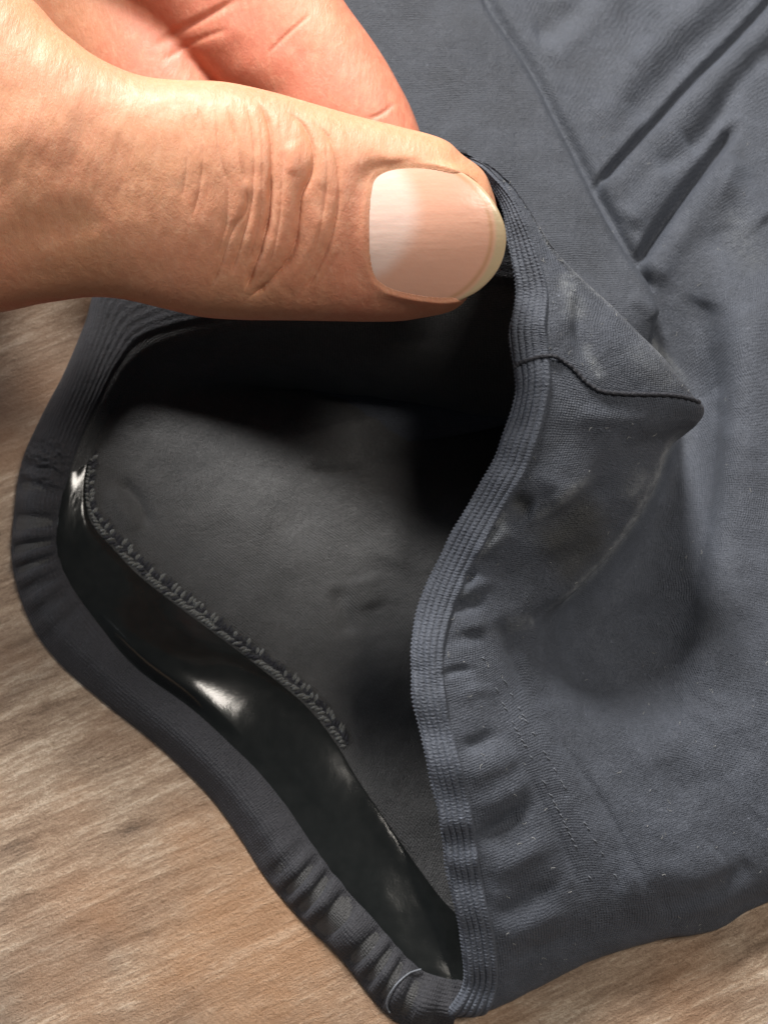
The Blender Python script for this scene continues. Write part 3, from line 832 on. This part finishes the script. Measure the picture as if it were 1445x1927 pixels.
# overlock stitching: hundreds of short threads crossing the stitch line
def stitches():
    rnd = random.Random(3)
    t = np.linspace(4.7, 13.6, 1100)
    G0, N0 = low_surface(t, np.linspace(3.35, 4.35, 51), True)
    L = np.r_[0, np.cumsum(np.linalg.norm(np.diff(G0[:, 25], axis=0), axis=1))]
    def at(l, c):
        i = int(np.clip(np.searchsorted(L, l), 0, len(L) - 1)); j = int(np.clip(round(c * 50), 0, 50))
        return G0[i, j], N0[i, j]
    sets = {"pale": ([], [], [0]), "dark": ([], [], [0])}
    s = 0.02
    k_ = 0
    while s < L[-1] - .12:
        for row, c in ((0, .33), (1, .49)):
            cc = c + rnd.uniform(-.035, .035)
            ln = rnd.uniform(.045, .065); cr_ = rnd.uniform(.10, .17) * (1 if row else -1)
            hgt = rnd.uniform(.006, .028) * min(1, .2 + s)
            pts, rad = [], []
            for k in range(6):
                x = k / 5
                p, nn = at(s + row * .035 + ln * x, cc + cr_ * (x - .5))
                pts.append(p + nn * (0.014 + hgt * math.sin(math.pi * x)))
                rad.append((0.008 + .020 * math.sin(math.pi * x)) * rnd.uniform(.85, 1.2))
            v, f = tube(np.array(pts), np.array(rad), 7)
            A_, B_, n_ = sets["dark" if rnd.random() < (.55 if row else .2) else "pale"]
            A_.append(v); B_.append(f + n_[0]); n_[0] += len(v)
        s += rnd.uniform(.062, .078)
    bed = G0[:, 20:26] + N0[:, 20:26] * np.array([-.01, .012, .016, .016, .012, -.01])[None, :, None]
    A_, B_, n_ = sets["dark"]
    A_.append(bed.reshape(-1, 3)); B_.append(grid_faces(bed.shape[0], bed.shape[1]) + n_[0]); n_[0] += bed.shape[0] * bed.shape[1]
    for key, mat, nm, lb in (("pale", M_thread, "overlock_stitching", "row of pale overlock stitches edging the gripper strip"),
                             ("dark", M_dark, "black_stitching", "black threads beside the pale overlock stitches")):
        A_, B_, _ = sets[key]
        V = np.concatenate(A_); F = np.concatenate(B_)
        o = own(add_mesh(nm, V, F, mat, leg, np.zeros((len(V), 2))))
        o["kind"] = "stuff"; tag(o, lb)
stitches()

# pale thread looping over the corner of the hem
gh, nh = low_surface(np.linspace(0.1, 3.0, 160), np.linspace(.3, 2.2, 90), False)
TP = on_grid(gh, nh, smooth_poly([(790, 1826), (765, 1836), (744, 1855), (733, 1880), (736, 1902)], 40), 0.075)
for _ in range(6): TP[1:-1] = (TP[:-2] + TP[1:-1] * 2 + TP[2:]) / 4
v, f = tube(TP, 0.013, 6)
o_t = own(add_mesh("thread_end", v, f, M_pale, leg, np.zeros((len(v), 2))))
tag(o_t, "pale loop of thread at the lowest corner of the hem")

# ------------------------------------------------------------------ the hand
def loft_px(st, nseg=40, k=56, flat=None):
    """st rows: px, py, half width px, height cm, half depth cm; rounded section facing the lens, closed"""
    st = np.array(st, float)
    P = cr(st, np.linspace(0, len(st) - 1, (len(st) - 1) * nseg + 1))
    C = U(P[:, 0], P[:, 1], P[:, 3])
    dist = (C - CAM) @ FWD
    hw = np.clip(P[:, 2], 1.0, None) * dist / FPX
    A = np.gradient(C, axis=0); A /= np.linalg.norm(A, axis=1, keepdims=True)
    D = CAM - C; D -= (D * A).sum(1, keepdims=True) * A; D /= np.linalg.norm(D, axis=1, keepdims=True)
    W = np.cross(A, D)
    th = np.linspace(0, 2 * math.pi, k, endpoint=False)
    c, s = np.cos(th), np.sin(th)
    e = 0.92
    cx = np.sign(c) * np.abs(c) ** e; sx = np.sign(s) * np.abs(s) ** e
    V = C[:, None] + W[:, None] * (hw[:, None] * cx[None])[..., None] + D[:, None] * (np.clip(P[:, 4], .01, None)[:, None] * sx[None])[..., None]
    n_ = len(C)
    F = grid_faces(n_, k, True).tolist()
    V = V.reshape(-1, 3)
    V = np.vstack([V, C[0], C[-1]])
    a, b = n_ * k, n_ * k + 1
    tri = []
    for j in range(k):
        tri.append([a, j, (j + 1) % k]); tri.append([b, (n_ - 1) * k + (j + 1) % k, (n_ - 1) * k + j])
    return V, F, tri

ZT = 5.2
def TB(x, top, bot, z=ZT, d=0.85): return (x, (top + bot) / 2, (bot - top) / 2, z, d)
thumb = [
 (-2100, -700, 420, 5.0, 2.2), (-1500, -420, 400, 5.0, 2.0), (-1000, -180, 400, 5.0, 1.7), (-620, 0, 430, 4.9, 1.7), (-330, 160, 420, 5.0, 1.5), (-130, 262, 360, 5.1, 1.35),
 TB(0, 8, 603, 5.15, 1.22), TB(100, 82, 576, 5.2, 1.10), TB(180, 127, 561, 5.2, 1.02), TB(250, 151, 562, 5.2, .97), TB(330, 159, 580, 5.2, .98),
 TB(400, 162, 596, 5.2, 1.02), TB(480, 178, 602, 5.2, 1.02), TB(560, 200, 603, 5.2, .97), TB(640, 222, 604, 5.2, .90), TB(720, 241, 605, 5.2, .85),
 TB(790, 258, 602, 5.2, .84), TB(840, 281, 592, 5.2, .81), TB(880, 309, 568, 5.2, .74), TB(908, 345, 538, 5.18, .62), TB(926, 385, 500, 5.16, .44), TB(934, 425, 458, 5.15, .15)]
index = [(-1000, -330, 220, 4.2, 1.2), (-500, -420, 200, 4.9, 1.05), (-120, -430, 185, 4.9, 1.0), (130, -330, 175, 4.6, .95), (300, -170, 168, 4.2, .92), (430, -40, 160, 3.8, .88), (534, 80, 138, 3.75, .82),
 (604, 152, 122, 3.75, .78), (650, 215, 116, 3.75, .72), (700, 275, 100, 3.75, .62), (745, 325, 70, 3.75, .45), (765, 348, 25, 3.75, .2)]
middle = [(-1000, -200, 220, 3.4, 1.2), (-480, -250, 200, 3.2, 1.05), (-150, -230, 185, 3.0, .95), (40, -110, 165, 2.9, .85), (170, 20, 140, 2.9, .8), (270, 130, 118, 2.9, .75), (340, 230, 100, 2.9, .65), (390, 300, 70, 2.9, .5), (410, 330, 20, 2.9, .15)]
ring = [(-1000, -120, 220, 2.9, 1.2), (-520, -250, 190, 2.7, 1.0), (-260, -230, 170, 2.5, .9), (-120, -120, 140, 2.5, .8), (-30, 0, 115, 2.7, .7), (40, 100, 90, 2.9, .55), (70, 150, 20, 3.0, .15)]
little = [(-1000, -60, 200, 2.6, 1.1), (-600, -150, 165, 2.3, .85), (-400, -120, 145, 2.2, .75), (-290, -10, 120, 2.3, .65), (-220, 90, 95, 2.5, .55), (-180, 150, 60, 2.7, .4), (-170, 170, 15, 2.8, .15)]
palm = [(-1750, -520, 300, 4.2, 1.5), (-1500, -400, 430, 4.0, 1.9), (-1050, -180, 560, 3.7, 1.9), (-750, -130, 520, 3.5, 1.7), (-520, -120, 430, 3.4, 1.3), (-420, -120, 300, 3.4, .8), (-380, -120, 40, 3.4, .3)]
me = bpy.data.meshes.new("tmp")
VV, FF, base = [], [], 0
for st in (thumb, index, middle, ring, little, palm):
    v, f, t3 = loft_px(st, 12, 48)
    VV.append(v); FF += [[i + base for i in q] for q in f] + [[i + base for i in q] for q in t3]
    base += len(v)
me.from_pydata(np.concatenate(VV).tolist(), [], FF)
bm = bmesh.new(); bm.from_mesh(me); bmesh.ops.recalc_face_normals(bm, faces=bm.faces); bm.to_mesh(me); bm.free()
tmp = bpy.data.objects.new("tmp", me); sc.collection.objects.link(tmp)
md = tmp.modifiers.new("r", 'REMESH'); md.mode = 'VOXEL'; md.voxel_size = 0.05
dg = bpy.context.evaluated_depsgraph_get()
rm = bpy.data.meshes.new_from_object(tmp.evaluated_get(dg))
bpy.data.objects.remove(tmp); bpy.data.meshes.remove(me)

def lap(mesh_or, iters, co, ed, lam=0.5, wgt=None):
    nV = len(co)
    deg = np.bincount(ed.ravel(), minlength=nV)[:, None].astype(float)
    for _ in range(iters):
        acc = np.zeros_like(co)
        for c in range(3):
            acc[:, c] = np.bincount(ed[:, 0], co[ed[:, 1], c], nV) + np.bincount(ed[:, 1], co[ed[:, 0], c], nV)
        d = (acc / np.maximum(deg, 1) - co) * lam
        co = co + (d if wgt is None else d * wgt[:, None])
    return co
def mesh_arrays(m):
    co = np.empty(len(m.vertices) * 3); m.vertices.foreach_get("co", co)
    ed = np.empty(len(m.edges) * 2, int); m.edges.foreach_get("vertices", ed)
    return co.reshape(-1, 3), ed.reshape(-1, 2)
co, ed = mesh_arrays(rm)
co = lap(None, 10, co, ed)
rm.vertices.foreach_set("co", co.ravel()); rm.update()

# finer faces where the picture looks closely
bm = bmesh.new(); bm.from_mesh(rm)
bm.verts.ensure_lookup_table()
C0 = U(815.0, 440.0, ZT); D0 = CAM - C0; D0 /= np.linalg.norm(D0)
for cuts, box in ((1, (-60, 990, -60, 640)), (1, (330, 970, 130, 620))):
    cen = np.array([f.calc_center_median()[:] for f in bm.faces]); nrm = np.array([f.normal[:] for f in bm.faces])
    px, py = proj(cen)
    vd = CAM - cen; vd /= np.linalg.norm(vd, axis=1, keepdims=True)
    m = (px > box[0]) & (px < box[1]) & (py > box[2]) & (py < box[3]) & ((nrm * vd).sum(1) > -0.25) & (cen[:, 2] > 2.5)
    bm.faces.ensure_lookup_table()
    E = set()
    for i in np.nonzero(m)[0]:
        for e in bm.faces[i].edges: E.add(e)
    bmesh.ops.subdivide_edges(bm, edges=list(E), cuts=cuts, use_grid_fill=True, smooth=0.0)
bmesh.ops.triangulate(bm, faces=[f for f in bm.faces if len(f.verts) > 4])
hm = bpy.data.meshes.new("hand"); bm.to_mesh(hm); bm.free()
co, ed = mesh_arrays(hm)
co = lap(None, 8, co, ed)
print("hand verts", len(co))

# nail shape, measured
NAIL = smooth_poly([(689, 372), (699, 334), (730, 314), (785, 308), (838, 315), (880, 331), (915, 361), (940, 400), (952, 441), (946, 486), (925, 523), (890, 553), (846, 567),
                    (800, 565), (755, 557), (722, 545), (699, 524), (689, 488), (686, 430), (689, 372)], 260)[:-1]
NC_ = np.array([808.0, 438.0])
def nail_h(px, py):
    a = (px - 815) / 135.0; b = (py - 438) / 128.0
    return 0.85 - 0.24 * np.minimum(b * b, 1.8) - 0.07 * a * a - 0.05 * np.clip(a, 0, None) ** 2 - 0.02 * np.clip(-a, 0, None)
def nail_sd(px, py):
    d, s, p = poly_dist(px, py, np.vstack([NAIL, NAIL[:1]]))
    r = np.hypot(px - NC_[0], py - NC_[1]); th = np.arctan2(py - NC_[1], px - NC_[0])
    ro = np.hypot(NAIL[:, 0] - NC_[0], NAIL[:, 1] - NC_[1]); to = np.arctan2(NAIL[:, 1] - NC_[1], NAIL[:, 0] - NC_[0])
    o = np.argsort(to)
    R_ = np.interp(th, to[o], ro[o], period=2 * math.pi)
    return np.where(r < R_, -d, d)

px, py = proj(co)
zc = (co - C0) @ D0
vd = CAM - co; vd /= np.linalg.norm(vd, axis=1, keepdims=True)
hm.vertices.foreach_set("co", co.ravel()); hm.update()
nr = np.empty(len(co) * 3); hm.vertices.foreach_get("normal", nr); nr = nr.reshape(-1, 3)
front = sst(-0.1, 0.35, (nr * vd).sum(1))
onthumb = front * sst(4.3, 4.7, co[:, 2])
disp = np.zeros(len(co))
sel = (px > -100) & (px < 1000) & (py > -60) & (py < 660) & (co[:, 2] > 4.4)
x_, y_ = px[sel], py[sel]
h = np.zeros(len(x_))
creases = [
 ([(480, 182), (500, 215), (511, 270), (510, 330), (506, 400), (490, 470), (464, 540), (452, 570)], 5.5, -0.075),
 ([(530, 200), (570, 235), (590, 285), (584, 330), (567, 368), (560, 432), (546, 482), (500, 535), (446, 575)], 5.5, -0.070),
 ([(585, 222), (622, 265), (637, 330), (634, 395), (618, 460), (585, 530), (560, 565)], 4.5, -0.036),
 ([(425, 180), (441, 245), (458, 320), (464, 388), (438, 430), (415, 498), (388, 560)], 4.5, -0.030),
 ([(405, 185), (412, 277), (428, 350), (425, 420), (400, 500)], 4.5, -0.022),
 ([(372, 190), (382, 266), (378, 340), (360, 420)], 5, -0.018),
 ([(462, 185), (476, 250), (478, 320), (472, 388), (455, 450), (430, 530)], 4.5, -0.032),
 ([(345, 210), (352, 300), (342, 380)], 5, -.012),
 ([(524, 225), (532, 280), (531, 340), (525, 420), (508, 490), (475, 545)], 4, -.018),
 ([(612, 250), (616, 320), (608, 400), (590, 470), (545, 540)], 4, -.018),
 ([(488, 205), (494, 290), (492, 380), (478, 455), (455, 520)], 4, -.016),
 ([(640, 470), (610, 520), (575, 570)], 3.5, -.012)]
for pts, wd, am in creases: 
    d_, s_, p_ = poly_dist(x_, y_, smooth_poly(pts, 30))
    h += 1.1 * am * np.exp(-d_ / wd) * sst(0, .14, p_) * sst(0, .14, 1 - p_) * (0.95 + .4 * vnoise(x_ / 30 + wd, y_ / 25))
for pts, wd, am in [([(535, 215), (548, 290), (540, 370), (525, 450), (480, 525)], 20, .042), ([(575, 380), (600, 420), (575, 490), (530, 545)], 18, .025),
                    ([(490, 220), (488, 320), (480, 420), (450, 510)], 14, .022), ([(610, 260), (612, 330), (600, 360)], 15, .022), ([(450, 240), (452, 330), (440, 450)], 12, .010),
                    ([(545, 262), (556, 300), (545, 330)], 16, .022), ([(660, 260), (672, 420), (660, 560)], 24, -.020),
                    ([(-40, 300), (60, 250), (160, 260)], 60, .05), ([(-40, 480), (80, 430), (200, 420)], 40, -.035), ([(60, 500), (180, 470), (300, 480)], 40, .03)]:
    h += groove(x_, y_, pts, wd, am, .25)
h += 0.010 * vnoise(x_ / 45, y_ / 60) + 0.005 * vnoise(x_ / 14, y_ / 30 + 3) * sst(680, 600, x_)
disp[sel] = h
co = co + vd * (disp * onthumb)[:, None]
# nail bed and folds
zc = (co - C0) @ D0
sel = (px > 600) & (px < 980) & (py > 240) & (py < 640) & (zc > -0.1)
x_, y_ = px[sel], py[sel]
sd = nail_sd(x_, y_); hn = nail_h(x_, y_)
hv = zc[sel]
edge_ = sst(880, 840, x_) * 9.0
new = np.where(sd < -edge_ , np.minimum(hv, hn - 0.035), hv)
fw_ = 10.0 + 13.0 * sst(740, 690, x_)
wfold = np.exp(-(np.clip(sd, 0, None) / fw_) ** 2) * sst(905, 850, x_) * (sd >= -edge_)
new = new * (1 - wfold) + wfold * (np.clip(hn, .45, None) + 0.028 * sst(-9, 4, sd))
new = np.where(sd < 0, new, new)
dz = new - hv
co[sel] += D0[None] * dz[:, None]
wn = np.zeros(len(co)); wn[sel] = np.exp(-((sd - 14) / 10.0) ** 2)
co = lap(None, 5, co, ed, .5, wn)
# creases on the pads of the index finger
sel = (co[:, 2] < 5.0) & (px > 100) & (px < 800) & (py > -150) & (py < 260) & (front > .1)
x_, y_ = px[sel], py[sel]
h = np.zeros(len(x_))
for pts, wd, am in [([(285, 92), (330, 60), (390, 30), (460, -10)], 8, -.05), ([(300, 120), (360, 80), (440, 50)], 6, -.025), ([(495, 108), (540, 65), (590, 20)], 4, -.018),
                    ([(690, 225), (720, 212), (745, 190)], 5, -.02), ([(330, 95), (400, 80), (470, 30)], 26, .03), ([(420, 130), (500, 130), (560, 90)], 40, .03)]:
    h += groove(x_, y_, pts, wd, am, .25)
co[sel] += vd[sel] * h[:, None]
hm.vertices.foreach_set("co", (co * S).ravel())
tint = np.zeros((len(co), 2))
isidx = sst(4.75, 4.45, co[:, 2]) * sst(130, 300, px + 0.4 * py)
tipred = 0.55 * np.exp(-((px - 720) / 130) ** 2 - ((py - 580) / 60) ** 2) + .45 * np.exp(-((px - 660) / 40) ** 2 - ((py - 430) / 160) ** 2)
knuck = .35 * np.exp(-((px - 540) / 70) ** 2 - ((py - 380) / 150) ** 2)
tint[:, 0] = np.clip(0.95 * isidx + (tipred + knuck) * (1 - isidx), 0, 1)
tan = .55 * np.exp(-((px - 120) / 160) ** 2 - ((py - 430) / 90) ** 2) + .35 * np.exp(-((px - 250) / 160) ** 2 - ((py - 250) / 90) ** 2)
tint[:, 1] = np.clip((tan * (1 - isidx)) + .5 * (1 - isidx) * sst(4.2, 3.6, co[:, 2]), 0, 1)  # last term paints shade into the skin of the lower fingers
a = hm.color_attributes.new("tint", 'FLOAT_COLOR', 'POINT')
cc = np.ones((len(co), 4)); cc[:, :2] = tint; cc[:, 2] = 0
a.data.foreach_set("color", cc.ravel())
hm.polygons.foreach_set("use_smooth", np.ones(len(hm.polygons), bool))
hm.materials.append(M_skin); hm.update()
hand = bpy.data.objects.new("hand", hm)
sc.collection.objects.link(hand)
tag(hand, "bare hand pinching the garment rim between thumb and index finger", "hand")

def nail():
    rr = np.r_[np.linspace(0.02, 0.96, 60), .98, .993, 1.0, 1.002, 0.99]
    drop = np.r_[np.zeros(60), .002, .007, .020, .045, .07]
    q = NC_ + (NAIL - NC_) * (1 + 0.05 * sst(890, 820, NAIL[:, 0]))[:, None]
    G = NC_[None, None] + rr[:, None, None] * (q - NC_)[None]
    X, Y = G[..., 0], G[..., 1]
    Hh = nail_h(X, Y) - drop[:, None]
    r = ray(X, Y)
    t = (Hh - ((CAM - C0) @ D0)) / (r @ D0)
    V = CAM + r * t[..., None]
    n_, k = X.shape
    ell = np.sqrt(((X - 778) / 149) ** 2 + ((Y - 440) / 139) ** 2)
    free = sst(1.0, 1.07, ell) * sst(835, 875, X)
    lun_gloss = 1.0 * sst(26, -22, X - (782 - ((Y - 400) / 95.0) ** 2 * 42)) * sst(545, 500, Y) * .9  # pale crescent: lunula plus a painted glossy reflection
    bed = np.exp(-((ell - .985) / .028) ** 2) * sst(800, 860, X) * .75
    at = np.stack([free.ravel(), lun_gloss.ravel(), bed.ravel()], -1)
    F = grid_faces(n_, k, True)
    V2 = np.vstack([V.reshape(-1, 3)])
    o = add_mesh("thumb_nail", V2, F, M_nail, hand, None, True, {"zone": at})
    # make sure the plate faces the lens
    me_ = o.data
    bm = bmesh.new(); bm.from_mesh(me_)
    bm.faces.ensure_lookup_table(); bm.normal_update()
    bmesh.ops.contextual_create(bm, geom=[e for e in bm.edges if e.is_boundary and all((np.linalg.norm(np.array(v.co) / S - V[0].mean(0)) < .1) for v in e.verts)])
    bm.normal_update()
    s_ = sum(f.normal.dot(Vector(D0)) for f in list(bm.faces)[:500])
    if s_ < 0: bmesh.ops.reverse_faces(bm, faces=bm.faces)
    for f in bm.faces: f.smooth = True
    bm.to_mesh(me_); bm.free()
    return o
o_n = nail()
tag(o_n, "short trimmed thumbnail with pale free edge")
